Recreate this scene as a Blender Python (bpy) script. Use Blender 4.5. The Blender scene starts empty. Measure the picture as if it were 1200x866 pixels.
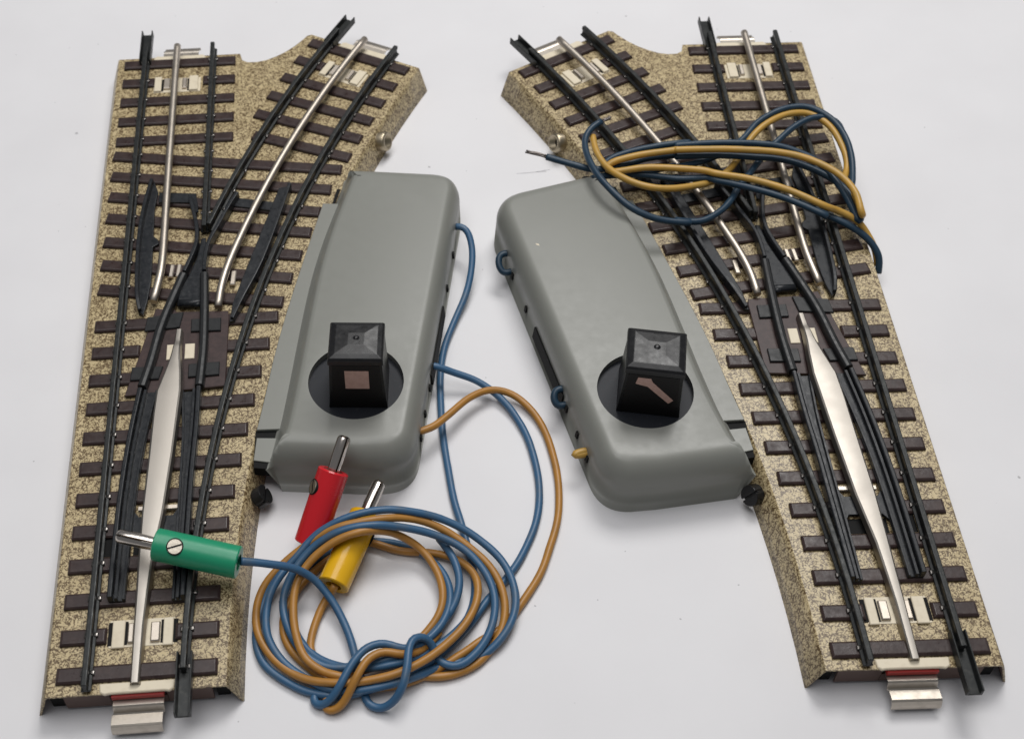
import bpy, bmesh, math, random
from mathutils import Vector, Matrix, noise as mnoise
random.seed(7)
S = 0.1                                   # 1 unit = 1 cm; every length below is in millimetres
sc = bpy.context.scene
sc.unit_settings.scale_length = 0.01
COL = sc.collection
pi = math.pi

# ------------------------------------------------------------------ materials
def mat(name, col, rough=.5, metal=0., spec=.5, coat=0., bump=None, mottle=None, rvar=None):
    m = bpy.data.materials.new(name); m.use_nodes = True
    nt = m.node_tree; b = nt.nodes['Principled BSDF']
    b.inputs['Base Color'].default_value = (*col, 1)
    b.inputs['Roughness'].default_value = rough
    b.inputs['Metallic'].default_value = metal
    b.inputs['Specular IOR Level'].default_value = spec
    if coat:
        b.inputs['Coat Weight'].default_value = coat; b.inputs['Coat Roughness'].default_value = .15
    tc = nt.nodes.new('ShaderNodeTexCoord')
    def noise(scale, detail=4, rough=.6):
        n = nt.nodes.new('ShaderNodeTexNoise'); n.inputs['Scale'].default_value = scale
        n.inputs['Detail'].default_value = detail; n.inputs['Roughness'].default_value = rough
        nt.links.new(tc.outputs['Object'], n.inputs['Vector']); return n
    if mottle:                             # wear / dust: (scale, second colour, lo, hi)
        s, c2, lo, hi = mottle
        n = noise(s, 6, .65)
        r = nt.nodes.new('ShaderNodeValToRGB')
        r.color_ramp.elements[0].position = lo; r.color_ramp.elements[0].color = (*col, 1)
        r.color_ramp.elements[1].position = hi; r.color_ramp.elements[1].color = (*c2, 1)
        nt.links.new(n.outputs['Fac'], r.inputs['Fac']); nt.links.new(r.outputs['Color'], b.inputs['Base Color'])
    if rvar:
        s, lo, hi = rvar
        n = noise(s, 5, .6)
        r = nt.nodes.new('ShaderNodeMapRange'); r.inputs[1].default_value = .3; r.inputs[2].default_value = .7
        r.inputs[3].default_value = lo; r.inputs[4].default_value = hi
        nt.links.new(n.outputs['Fac'], r.inputs[0]); nt.links.new(r.outputs[0], b.inputs['Roughness'])
    if bump:
        s, k = bump
        n = noise(s, 3, .6)
        bp = nt.nodes.new('ShaderNodeBump'); bp.inputs['Strength'].default_value = k; bp.inputs['Distance'].default_value = .01
        nt.links.new(n.outputs['Fac'], bp.inputs['Height']); nt.links.new(bp.outputs['Normal'], b.inputs['Normal'])
    return m

M = {}
M['rail'] = mat('blackened_rail_steel', (.022, .024, .024), .36, .2, .3, mottle=(9, (.06, .06, .055), .5, .85), rvar=(6, .26, .5), bump=(25, .12))
M['tongue'] = mat('black_enamel', (.018, .020, .023), .34, .05, .28, mottle=(14, (.06, .06, .06), .56, .85), rvar=(7, .22, .45), bump=(20, .1))
M['sleeve'] = mat('satin_black_sleeve', (.016, .017, .018), .42, 0, .3, rvar=(8, .3, .48))
M['sleeper'] = mat('brown_sleeper_paint', (.033, .020, .019), .33, 0, .34, mottle=(4, (.056, .035, .031), .45, .78), rvar=(6, .24, .5), bump=(9, .35))
M['slide'] = mat('brown_bakelite', (.034, .019, .018), .42, 0, .35, mottle=(7, (.062, .036, .033), .4, .75))
M['nickel'] = mat('nickel_silver', (.52, .465, .40), .3, 1, .5, mottle=(11, (.44, .39, .335), .5, .85), rvar=(4, .40, .5), bump=(10, .03))
M['spear'] = mat('worn_nickel_sheet', (.38, .352, .315), .36, 1, .5, mottle=(16, (.33, .30, .27), .62, .9), rvar=(2, .42, .5))
M['glint'] = mat('clip_glint_steel', (.16, .15, .14), .25, .9, .5)  # lighter, glossier metal put on the rail clips for their glints
M['tab'] = mat('nickelled_tab', (.50, .455, .395), .36, 1, .5, mottle=(5, (.40, .36, .31), .5, .8), rvar=(5, .32, .46), bump=(20, .04))
M['steel'] = mat('plug_pin_steel', (.62, .57, .52), .2, 1, .5)
M['brass'] = mat('dull_brass', (.42, .36, .26), .38, 1, .5)
M['cream'] = mat('cream_plastic', (.70, .62, .47), .45, 0, .5, mottle=(6, (.60, .52, .38), .5, .8))
M['red_ins'] = mat('red_fibre', (.34, .018, .014), .5)
M['cavity'] = mat('brown_primer', (.10, .060, .048), .6)
M['dark'] = mat('hole_shade_flap_black', (.006, .006, .006), .7, 0, .2)  # near-black painted in for the shade of holes; also colours the end flaps
M['grey'] = mat('grey_housing_paint', (.215, .218, .196), .36, 0, .4, mottle=(.7, (.222, .225, .203), .3, .7), rvar=(5, .32, .40), bump=(30, .03))
M['black'] = mat('black_moulding', (.010, .010, .011), .32, 0, .36, mottle=(10, (.028, .027, .026), .58, .85), rvar=(5, .24, .42), bump=(10, .15))
M['disc'] = mat('blue_black_disc', (.011, .013, .018), .5, 0, .25, mottle=(12, (.05, .05, .055), .6, .85))
M['face'] = mat('matt_black_face', (.006, .005, .005), .55, 0, .3)
M['window'] = mat('pinkish_signal_film', (.56, .37, .31), .45, 0, .4, mottle=(9, (.48, .30, .245), .4, .7))
M['blue'] = mat('blue_wire_pvc', (.034, .105, .205), .42, 0, .5, mottle=(2.2, (.075, .11, .15), .5, .75), bump=(10, .1))
M['navy'] = mat('dark_blue_wire_pvc', (.011, .034, .062), .42, 0, .4, mottle=(3, (.022, .048, .075), .4, .75), bump=(10, .1))
M['ochre'] = mat('ochre_wire_pvc', (.40, .185, .032), .42, 0, .5, mottle=(2.5, (.32, .155, .035), .4, .7), bump=(10, .1))
M['mustard'] = mat('mustard_wire_pvc', (.50, .285, .050), .42, 0, .5, mottle=(2.5, (.40, .25, .06), .4, .7), bump=(10, .1))
M['copper'] = mat('tinned_wire_strands', (.16, .14, .13), .4, .8)
M['green'] = mat('green_plug_plastic', (.012, .27, .135), .34, 0, .5, rvar=(4, .28, .42), bump=(8, .08))
M['red'] = mat('red_plug_plastic', (.58, .014, .022), .22, 0, .5, rvar=(4, .16, .3), bump=(8, .06))
M['yellow'] = mat('yellow_plug_plastic', (.72, .40, .012), .22, 0, .5, rvar=(4, .16, .3), bump=(8, .06))
M['scuff'] = mat('grey_scuff', (.48, .475, .49), .7)
M['screw'] = mat('plug_screw_metal', (.55, .50, .42), .4, 1, .5, bump=(16, .3))

def ballast_mat():
    m = bpy.data.materials.new('printed_ballast'); m.use_nodes = True
    nt = m.node_tree; L = nt.links; N = nt.nodes.new; b = nt.nodes['Principled BSDF']
    tc = N('ShaderNodeTexCoord')
    def noise(scale, detail, dist=0, off=0):
        mp = N('ShaderNodeMapping'); mp.inputs['Location'].default_value = (off, off*.7, 0)
        mp.inputs['Scale'].default_value = (1, 1, .8)
        L.new(tc.outputs['Object'], mp.inputs['Vector'])
        n = N('ShaderNodeTexNoise'); n.inputs['Scale'].default_value = scale; n.inputs['Detail'].default_value = detail
        n.inputs['Distortion'].default_value = dist; L.new(mp.outputs[0], n.inputs['Vector']); return n.outputs['Fac']
    def mth(op, a, bv=None):
        n = N('ShaderNodeMath'); n.operation = op
        for i, v in enumerate((a, bv)):
            if v is None: continue
            if isinstance(v, (int, float)): n.inputs[i].default_value = v
            else: L.new(v, n.inputs[i])
        return n.outputs[0]
    def band(f, lvl, w):                   # 1 on a thin contour line of the noise
        d = mth('ABSOLUTE', mth('SUBTRACT', f, lvl))
        r = N('ShaderNodeMapRange'); L.new(d, r.inputs[0]); r.inputs[1].default_value = w*.6; r.inputs[2].default_value = w
        r.inputs[3].default_value = 1; r.inputs[4].default_value = 0; return r.outputs[0]
    def gate(f, lo, hi):
        r = N('ShaderNodeMapRange'); L.new(f, r.inputs[0]); r.inputs[1].default_value = lo; r.inputs[2].default_value = hi; return r.outputs[0]
    f1, f2 = noise(10.6, 1.2, .3), noise(12, 1.0, .3, 13.3)
    sq = mth('MAXIMUM', mth('MULTIPLY', band(f1, .5, .044), gate(noise(8, 1, 0, 31), .38, .44)),
             mth('MULTIPLY', band(f2, .48, .042), gate(noise(8.5, 1, 0, 47), .40, .46)))
    f3 = noise(13, 1.0, .3, 23.7)
    sq = mth('MAXIMUM', sq, mth('MULTIPLY', band(f3, .52, .042), gate(noise(9, 1, 0, 59), .46, .52)))
    dots = gate(noise(14, 1, 0, 71), .67, .70)
    sq = mth('MAXIMUM', sq, dots)
    base = N('ShaderNodeValToRGB'); L.new(noise(2.2, 4, 0, 5), base.inputs['Fac'])
    base.color_ramp.elements[0].position = .3; base.color_ramp.elements[0].color = (.46, .365, .20, 1)
    base.color_ramp.elements[1].position = .7; base.color_ramp.elements[1].color = (.56, .455, .265, 1)
    mix = N('ShaderNodeMix'); mix.data_type = 'RGBA'
    L.new(sq, mix.inputs[0]); L.new(base.outputs['Color'], mix.inputs[6]); mix.inputs[7].default_value = (.115, .074, .032, 1)
    L.new(mix.outputs[2], b.inputs['Base Color'])
    b.inputs['Roughness'].default_value = .34; b.inputs['Specular IOR Level'].default_value = .45
    bp = N('ShaderNodeBump'); bp.inputs['Strength'].default_value = .22; bp.inputs['Distance'].default_value = .012
    L.new(noise(9, 2, 0, 3), bp.inputs['Height']); L.new(bp.outputs[0], b.inputs['Normal'])
    return m
M['ballast'] = ballast_mat()

def table_mat():
    m = bpy.data.materials.new('white_table_paper'); m.use_nodes = True
    nt = m.node_tree; L = nt.links; N = nt.nodes.new; b = nt.nodes['Principled BSDF']
    tc = N('ShaderNodeTexCoord')
    def noise(scale, det, off=(0, 0, 0), sca=(1, 1, 1)):
        mp = N('ShaderNodeMapping'); mp.inputs['Location'].default_value = off; mp.inputs['Scale'].default_value = sca
        L.new(tc.outputs['Object'], mp.inputs['Vector'])
        n = N('ShaderNodeTexNoise'); n.inputs['Scale'].default_value = scale; n.inputs['Detail'].default_value = det
        L.new(mp.outputs[0], n.inputs['Vector']); return n.outputs['Fac']
    def gate(f, lo, hi, a=0, c=1):
        r = N('ShaderNodeMapRange'); L.new(f, r.inputs[0]); r.inputs[1].default_value = lo; r.inputs[2].default_value = hi
        r.inputs[3].default_value = a; r.inputs[4].default_value = c; return r.outputs[0]
    base = N('ShaderNodeValToRGB'); L.new(noise(.35, 5), base.inputs['Fac'])
    base.color_ramp.elements[0].position = .3; base.color_ramp.elements[0].color = (.685, .678, .690, 1)
    base.color_ramp.elements[1].position = .7; base.color_ramp.elements[1].color = (.72, .714, .726, 1)
    spk = gate(noise(6.5, 0, (3.1, 7, 0)), .868, .885, 0, .45)
    hair = gate(noise(1.6, 3, (11, 2, 0), (1, 6, 1)), .76, .80, 0, .12)
    mx = N('ShaderNodeMath'); mx.operation = 'MAXIMUM'; L.new(spk, mx.inputs[0]); L.new(hair, mx.inputs[1])
    mix = N('ShaderNodeMix'); mix.data_type = 'RGBA'; L.new(mx.outputs[0], mix.inputs[0])
    L.new(base.outputs['Color'], mix.inputs[6]); mix.inputs[7].default_value = (.10, .095, .10, 1)
    L.new(mix.outputs[2], b.inputs['Base Color'])
    b.inputs['Roughness'].default_value = .55; b.inputs['Specular IOR Level'].default_value = .3
    bp = N('ShaderNodeBump'); bp.inputs['Strength'].default_value = .12; bp.inputs['Distance'].default_value = .01
    ad = N('ShaderNodeMath'); ad.operation = 'MULTIPLY_ADD'; L.new(noise(.8, 3), ad.inputs[0]); ad.inputs[1].default_value = 2.5; L.new(noise(7, 4), ad.inputs[2]); L.new(ad.outputs[0], bp.inputs['Height']); L.new(bp.outputs[0], b.inputs['Normal'])
    return m
M['table'] = table_mat()

# ------------------------------------------------------------------ mesh helpers (millimetres in, scaled on build)
class MB:
    def __init__(s, flip=1): s.bm = bmesh.new(); s.f = flip
    def v(s, p): return s.bm.verts.new((p[0]*s.f*S, p[1]*S, p[2]*S))
    def face(s, vs, smooth=False):
        try:
            f = s.bm.faces.new(vs); f.smooth = smooth; return f
        except ValueError: return None
    def prism(s, poly, z0, z1, inset=0, zf=None):
        """closed prism; the top ring is drawn in by `inset` (a pressed, chamfered top)"""
        n = len(poly)
        zf = zf or (lambda x, y: 0)
        a = [s.v((x, y, z0+zf(x, y))) for x, y in poly]
        top = offset_poly(poly, inset) if inset else poly
        if inset:
            c = [s.v((x, y, z1-inset*.8+zf(x, y))) for x, y in poly]; rings = [a, c]
        else: rings = [a]
        t = [s.v((x, y, z1+zf(x, y))) for x, y in top]; rings.append(t)
        for r0, r1 in zip(rings, rings[1:]):
            for i in range(n): s.face((r0[i], r0[(i+1) % n], r1[(i+1) % n], r1[i]))
        s.face(t); s.face(list(reversed(a)))
    def box(s, c, size, rot=0, inset=0):
        hx, hy = size[0]/2, size[1]/2; ca, sa = math.cos(rot), math.sin(rot)
        s.prism([(c[0]+x*ca-y*sa, c[1]+x*sa+y*ca) for x, y in ((-hx, -hy), (hx, -hy), (hx, hy), (-hx, hy))], c[2], c[2]+size[2], inset)
    def sweep(s, prof, path, cap=True, smooth=False, scale=None):
        """prof: closed list of (lateral, height); path: list of 3-D points, run roughly level"""
        rings = []
        for i, p in enumerate(path):
            q0 = path[max(i-1, 0)]; q1 = path[min(i+1, len(path)-1)]
            tx, ty = q1[0]-q0[0], q1[1]-q0[1]; l = math.hypot(tx, ty) or 1
            nx, ny = ty/l, -tx/l
            k = scale[i] if scale else 1
            rings.append([s.v((p[0]+nx*u*k, p[1]+ny*u*k, p[2]+w)) for u, w in prof])
        n = len(prof)
        for r0, r1 in zip(rings, rings[1:]):
            for i in range(n): s.face((r0[i], r0[(i+1) % n], r1[(i+1) % n], r1[i]), smooth)
        if cap: s.face(list(reversed(rings[0]))); s.face(rings[-1])
    def tube(s, path, r, n=10, cap=True, rr=None):
        pts = [Vector(p) for p in path]; rings = []; up = None
        for i, p in enumerate(pts):
            t = (pts[min(i+1, len(pts)-1)]-pts[max(i-1, 0)]).normalized()
            if up is None: up = Vector((0, 0, 1)) if abs(t.z) < .9 else Vector((1, 0, 0))
            a = (up - t*up.dot(t)).normalized(); up = a; b = t.cross(a)
            k = rr[i] if rr else r
            rings.append([s.v(p+a*k*math.cos(2*pi*j/n)+b*k*math.sin(2*pi*j/n)) for j in range(n)])
        for r0, r1 in zip(rings, rings[1:]):
            for i in range(n): s.face((r0[i], r0[(i+1) % n], r1[(i+1) % n], r1[i]), True)
        if cap: s.face(list(reversed(rings[0]))); s.face(rings[-1])
    def build(s, name, material, parent=None, bevel=0, seg=2, label=None, angle=30):
        bmesh.ops.recalc_face_normals(s.bm, faces=s.bm.faces)
        me = bpy.data.meshes.new(name); s.bm.to_mesh(me); s.bm.free(); me.materials.append(material)
        o = bpy.data.objects.new(name, me); COL.objects.link(o)
        if parent: o.parent = parent
        if bevel:
            md = o.modifiers.new('edge', 'BEVEL'); md.width = bevel*S; md.segments = seg
            md.limit_method = 'ANGLE'; md.angle_limit = math.radians(angle)
        if label: o['label'] = label
        return o

def offset_poly(poly, d):
    """move every vertex of a polygon inwards by d (winding independent)"""
    n = len(poly)
    area = sum(poly[i][0]*poly[(i+1) % n][1]-poly[(i+1) % n][0]*poly[i][1] for i in range(n))
    sg = 1 if area > 0 else -1
    out = []
    for i in range(n):
        p0, p1, p2 = poly[i-1], poly[i], poly[(i+1) % n]
        def nrm(a, b):
            dx, dy = b[0]-a[0], b[1]-a[1]; l = math.hypot(dx, dy) or 1; return -dy/l*sg, dx/l*sg
        n1, n2 = nrm(p0, p1), nrm(p1, p2)
        mx, my = n1[0]+n2[0], n1[1]+n2[1]; l2 = mx*mx+my*my or 1
        k = min(2/l2, 1.6)
        out.append((p1[0]+mx*k*d, p1[1]+my*k*d))
    return out

def spline(pts, step=1.0, closed=False):
    P = [Vector(p) for p in pts]; out = []
    for i in range(len(P)-1):
        p0 = P[max(i-1, 0)]; p1 = P[i]; p2 = P[i+1]; p3 = P[min(i+2, len(P)-1)]
        d = (p2-p1).length; n = max(2, int(d/step))
        # centripetal-ish Catmull-Rom
        t0 = 0; t1 = t0+max((p1-p0).length, 1e-3)**.5; t2 = t1+max(d, 1e-3)**.5; t3 = t2+max((p3-p2).length, 1e-3)**.5
        for k in range(n):
            t = t1+(t2-t1)*k/n
            A1 = p0*((t1-t)/(t1-t0))+p1*((t-t0)/(t1-t0)); A2 = p1*((t2-t)/(t2-t1))+p2*((t-t1)/(t2-t1)); A3 = p2*((t3-t)/(t3-t2))+p3*((t-t2)/(t3-t2))
            B1 = A1*((t2-t)/(t2-t0))+A2*((t-t0)/(t2-t0)); B2 = A2*((t3-t)/(t3-t1))+A3*((t-t1)/(t3-t1))
            out.append(B1*((t2-t)/(t2-t1))+B2*((t-t1)/(t2-t1)))
    out.append(P[-1])
    for _ in range(2):
        out = [out[0]]+[(out[i-1]+out[i]*2+out[i+1])/4 for i in range(1, len(out)-1)]+[out[-1]]
    return out

def empty(name, loc, rz, label, cat, group=None):
    o = bpy.data.objects.new(name, None); COL.objects.link(o); o.empty_display_size = .5
    o.location = (loc[0]*S, loc[1]*S, loc[2]*S); o.rotation_euler.z = rz
    o['label'] = label; o['category'] = cat
    if group: o['group'] = group
    return o

# ------------------------------------------------------------------ track geometry
R = 360.0; A30 = math.radians(30)
ZB, ZS = 6.8, 7.6                          # top of the ballast, top of the sleepers
def cv(off, a): return (R-(R-off)*math.cos(a), (R-off)*math.sin(a))       # off > 0: towards the inside of the bend
def arc(off, a0, a1, n=28): return [cv(off, a0+(a1-a0)*i/n) for i in range(n+1)]
def ay(off, y): return math.asin(y/(R-off))
def lerp_pts(pts, y):
    for (x0, y0), (x1, y1) in zip(pts, pts[1:]):
        if (y0 <= y <= y1) or (y1 <= y <= y0): return x0+(x1-x0)*(y-y0)/(y1-y0)
    return pts[-1][0] if abs(y-pts[-1][1]) < abs(y-pts[0][1]) else pts[0][0]
RAILP = [(-.95, -2.6), (.95, -2.6), (.95, -2.35), (.38, -2.1), (.34, -1.2), (.55, -.9), (.55, -.12), (.4, 0), (-.4, 0), (-.55, -.12), (-.55, -.9), (-.34, -1.2), (-.38, -2.1), (-.95, -2.35)]
ZR = 10.2
SL = [3.8+7.62*k for k in range(12)]       # sleepers square to the straight road
LONG = [(-14.7, 98.8, 26.8, 91.8), (-14.7, 106.4, 28.9, 98.9), (-14.7, 113.8, 31.1, 105.9), (-14.7, 121.6, 33.4, 113.1), (-14.7, 128.9, 35.6, 119.8), (-14.7, 136.0, 38.4, 127.2), (-14.7, 143.3, 41.1, 134.0)]

def turnout(name, loc, rz, mf, near, far, label):
    """mf = 1 right-hand, -1 left-hand turnout; near / far: y of the housing's two ends"""
    t = empty(name, loc, rz, label, 'model railway turnout', 'model railway turnouts')
    mb = lambda: MB(mf)
    # ---------------- ballast bed: pressed sheet, open ends
    b = mb()
    base, crest = [], []
    def bc(p, q): base.append(p); crest.append(q)
    for i in range(9): bc((-18.7, 181.5*i/8), (-16.1, 181.5*i/8))
    nleft = len(base)
    edge = [(15.6, 181.5), (16.2, 178.8), (17.6, 177.8), (20, 177.7), (22.5, 178.3), (25, 179.6), (27.5, 181.3), (30, 183.6), (32.4, 186.4), (33.4, 187.8), (34.6, 188.2)]
    for p in edge: bc(p, p)
    nedge = len(base)
    for i in range(25):
        a = A30*(1-i/24); bc(cv(18.7, a), cv(16.2, a))
    tv = [b.v((x, y, ZB)) for x, y in crest]
    n = len(base)
    rows = []
    for k in range(1, 5):                   # softly rounded shoulder, then the straight slope
        f = (.10, .35, .68, 1.0)[k-1]; z = ZB*(1-(.03, .28, .64, 1.0)[k-1])
        rows.append([b.v((c[0]+(p[0]-c[0])*f, c[1]+(p[1]-c[1])*f, z)) for p, c in zip(base, crest)])
    rings = [tv]+rows
    f0 = b.face(tv)
    for r0, r1 in zip(rings, rings[1:]):
        for i in range(n-1):
            if i == nleft-1 or i == nedge-1: continue      # open track ends
            if nleft <= i < nedge-1 and r0 is not tv and r1 is not rows[0]: pass
            b.face((r0[i], r0[i+1], r1[i+1], r1[i]), True)
    bmesh.ops.triangulate(b.bm, faces=[f0])
    bed = b.build('ballast_bed', M['ballast'], t)
    bed.data.materials.append(M['cavity'])
    sd = bed.modifiers.new('sheet', 'SOLIDIFY'); sd.thickness = .45*S; sd.offset = -1; sd.material_offset = 1; sd.material_offset_rim = 0
    # folded end flaps inside the corners
    for x0, x1, y in ((-16.2, -13.9, 1.5), (13.9, 16.2, 1.5)):
        b = mb(); b.prism([(x0, y), (x1, y), (x1, y+.5), (x0, y+.5)], .2, 5.4); b.build('end_flap', M['dark'], t)
    b = mb()
    for x0, x1, z0, z1 in ((-13.4, -5.2, .9, 6.4), (5.2, 13.4, .9, 6.4), (-5.1, 5.1, .9, 3.4)):
        b.prism([(x0, .6), (x1, .6), (x1, 1.0), (x0, 1.0)], z0, z1)
    b.build('cross_web', M['cavity'], t)
    # ---------------- sleepers
    def sleeper(p, q, w=3.3):
        b = mb(); dx, dy = q[0]-p[0], q[1]-p[1]; l = math.hypot(dx, dy); nx, ny = -dy/l*w/2, dx/l*w/2
        b.prism([(p[0]-nx, p[1]-ny), (q[0]-nx, q[1]-ny), (q[0]+nx, q[1]+ny), (p[0]+nx, p[1]+ny)], ZB-.1, ZS, .42)
        b.build('sleeper', M['sleeper'], t, .12, 2)
    NR = [14.6, 14.7, 14.7, 15.2, 16.0, 17.0, 18.2, 19.4, 20.7, 22.1, 23.8, 25.7]
    for i, (y, xr) in enumerate(zip(SL, NR)):
        if i == 1:                           # this one is cut by the spring clip
            sleeper((-14.5, y), (-6.0, y)); sleeper((6.6, y), (xr, y))
        elif i in (9, 10):                   # the slide plate covers their middle
            sleeper((-14.6, y), (-4.2, y)); sleeper((14.2, y), (xr, y))
        elif i == 11:
            sleeper((-14.6, y), (-2.6, y)); sleeper((14.4, y), (xr, y))
        else: sleeper((-14.5, y), (xr, y))
    for x0, y0, x1, y1 in LONG: sleeper((x0, y0), (x1, y1))
    for k in range(5):
        y = 178.4-7.5*k
        if k == 1: sleeper((-14.5, y), (-6.2, y)); sleeper((6.2, y), (14.5, y))
        else: sleeper((-14.5, y), (14.5, y))
    for k in range(6):
        a = A30-(3.0+7.5*k)/R
        lo = -14.5 if k < 5 else -11.5
        if k == 1: sleeper(cv(lo, a), cv(-6.2, a)); sleeper(cv(6.2, a), cv(14.5, a))
        else: sleeper(cv(lo, a), cv(14.5, a))
    # ---------------- rails
    def rail(path, clips=None, side=1, name='rail'):
        b = mb(); b.sweep(RAILP, [(x, y, ZR) for x, y in path])
        b.bm.faces.ensure_lookup_table(); nf = len(b.bm.faces)
        for (x, y, rot) in clips or []:
            ca, sa = math.cos(rot), math.sin(rot)
            for s_ in (-1, 1):
                b.box((x+ca*s_*.85, y+sa*s_*.85, 7.55), (.9, 1.0, .6), rot, .2)
        b.bm.faces.ensure_lookup_table()
        for f in b.bm.faces[nf:]: f.material_index = 1
        o = b.build(name, M['rail'], t, .09, 1); o.data.materials.append(M['glint']); return o
    ys = [y for y in SL]+[98.6, 106, 113.2, 121, 128.2, 135.4, 142.6]+[178.4-7.5*k for k in range(5)]
    yn_l, yn_r = (.2, 2.4) if mf > 0 else (2.4, .2)
    rail([(-8.7, yn_l)]+[(-8.7, 20*k) for k in range(1, 10)]+[(-8.7, 182.6)], [(-8.7, y, 0) for y in ys])
    a0 = ay(8.7, yn_r)
    cl = []
    for y in SL: cl.append((*cv(8.7, ay(8.7, y)), -ay(8.7, y)*.2))
    for x0, y0, x1, y1 in LONG:
        for k in range(40):
            a = A30*k/40; p = cv(8.7, a)
            yy = y0+(y1-y0)*(p[0]-x0)/(x1-x0)
            if p[1] >= yy: cl.append((*p, -a)); break
    for k in range(6): cl.append((*cv(8.7, A30-(3+7.5*k)/R), -(A30-(3+7.5*k)/R)))
    rail(arc(8.7, a0, A30+2.0/R, 34), cl)
    rail([(8.7, 114.5), (8.7, 130), (8.7, 150), (8.7, 170), (8.7, 182.8)], [(8.7, y, 0) for y in ys if y > 118])
    af = ay(-8.7, 115.0)
    cl = [(*cv(-8.7, A30-(3+7.5*k)/R), -(A30-(3+7.5*k)/R)) for k in range(6)]
    for y in (122, 128.2, 135): cl.append((*cv(-8.7, ay(-8.7, y)), -ay(-8.7, y)))
    rail(arc(-8.7, af, A30+2.0/R, 20), cl)
    # ---------------- rail joiners: open channels that stick out past the bed
    def joiner(x, y, rot):
        b = mb(); ca, sa = math.cos(rot), math.sin(rot)
        def tr(u, w): return (x+u*ca-w*sa, y+u*sa+w*ca)
        path = [(*tr(0, w), 7.5) for w in (-4.2, 0, 4.2, 8.0)]
        b.sweep([(-1.5, 0), (1.5, 0), (1.45, 1.9), (1.15, 1.9), (1.0, .45), (-1.0, .45), (-1.15, 1.9), (-1.45, 1.9)], path)
        b.build('rail_joiner', M['rail'], t, .08, 1)
    joiner(9.0*mf, 1.0, pi) if False else None
    if mf > 0: joiner(8.8, 2.0, pi); joiner(-8.9, 182.0, 0); xo = -8.7
    else: joiner(-8.8, 2.0, pi); joiner(8.9, 182.0, 0); xo = 8.7
    e = cv(xo, A30); joiner(e[0]+1.0*math.sin(A30), e[1]+1.0*math.cos(A30), -A30)
    # ---------------- centre conductor rods
    b = mb()
    pts = spline([(-.5, 182.4, 9.7), (-.5, 160, 9.7), (-.45, 130, 9.7), (-.3, 106, 9.7), (-.45, 101, 9.6), (-1.1, 97, 9.2), (-1.9, 92.8, 8.6)], 3)
    b.tube(pts, .9, 14); b.build('centre_rod', M['nickel'], t)
    b = mb()
    pts = [(*cv(-.2, a), 9.7) for a in [A30+.004-(A30-.285)*i/14 for i in range(15)]]
    pts = spline(pts+[(13.4, 97.2, 9.5), (12.8, 93.5, 9.0), (12.5, 90.2, 8.5)], 3)
    b.tube(pts, .9, 14); b.build('centre_rod', M['nickel'], t)
    # ---------------- spear: the long pressed contact tongue
    spear = [(-1.0, .8, 1.2, 8.2), (-.95, 1.1, 12.5, 8.9), (-.95, 2.0, 25, 9.5), (-.8, 3.6, 36, 10.0), (-.2, 4.8, 50, 10.4), (.1, 5.4, 60, 10.5), (.45, 5.75, 66, 10.5), (1.9, 5.5, 71.5, 10.4), (2.9, 5.1, 76, 10.2), (3.25, 4.95, 78.6, 10.0), (3.5, 4.95, 80, 9.7), (3.65, 5.05, 83.6, 9.5)]
    b = mb(); rings = []
    fine = []
    for i in range(len(spear)-1):
        for k in range(4):
            f = k/4; fine.append(tuple(spear[i][j]+(spear[i+1][j]-spear[i][j])*f for j in range(4)))
    fine.append(spear[-1])
    for xl, xr, y, z in fine:
        w = xr-xl; d = min(.5, w*.2)
        sec = [(xl-.15, z-1.5), (xl, z-.75), (xl+d*.35, z-.22), (xl+d, z), (xl+d+(w-2*d)*.3, z+.012*w), (xr-d-(w-2*d)*.3, z+.012*w), (xr-d, z), (xr-d*.35, z-.22), (xr, z-.75), (xr+.15, z-1.5), (xr-.2, z-1.5), (xr-d, z-.4), (xl+d, z-.4), (xl+.2, z-1.5)]
        rings.append([b.v((x, y, zz)) for x, zz in sec])
    for r0, r1 in zip(rings, rings[1:]):
        for i in range(14): b.face((r0[i], r0[(i+1) % 14], r1[(i+1) % 14], r1[i]), i not in (2, 6))
    b.face(rings[0]); b.face(rings[-1])
    so = b.build('contact_spear', M['spear'], t)
    md = so.modifiers.new('e', 'EDGE_SPLIT'); md.split_angle = math.radians(16)
    # ---------------- frog, wing rails, hub plate
    wingp = [(-.45, -2.4), (.45, -2.4), (.45, -.15), (.3, 0), (-.3, 0), (-.45, -.15)]
    def wing(pts):
        b = mb(); b.sweep(wingp, spline([(x, y, 10.0) for x, y in pts], 2)); b.build('wing_rail', M['tongue'], t, .06, 1)
    wing([(5.0, 125.5), (5.6, 122), (6.5, 118), (7.1, 114.5), (7.3, 110), (6.4, 106), (4.7, 100.6)])
    wing([(16.2, 125.4), (15.2, 123.4), (13.6, 119.5), (12.0, 115), (10.6, 111.6), (9.6, 108.6), (9.25, 104), (9.2, 100.6)])
    b = mb(); b.prism([(8.0, 112), (9.0, 112.2), (9.5, 108), (9.4, 97), (10.2, 96.2), (10.2, 91.6), (3.4, 91.6), (3.6, 96.2), (5.6, 100.6), (7.2, 106)], 7.3, 8.5, .25)
    b.build('frog_plate', M['tongue'], t, .08, 1)
    for x0, x1, y0, y1 in ((.9, 1.9, 100.9, 104.6), (2.5, 3.5, 100.9, 104.6), (12.6, 13.6, 97.6, 101.8), (14.8, 16.0, 97.4, 101.6)):
        b = mb(); b.prism([(x0, y0), (x1, y0), (x1+.3, y1), (x0+.3, y1)], 7.3, 8.0, .2); b.build('spring_leaf', M['nickel'], t)
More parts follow.
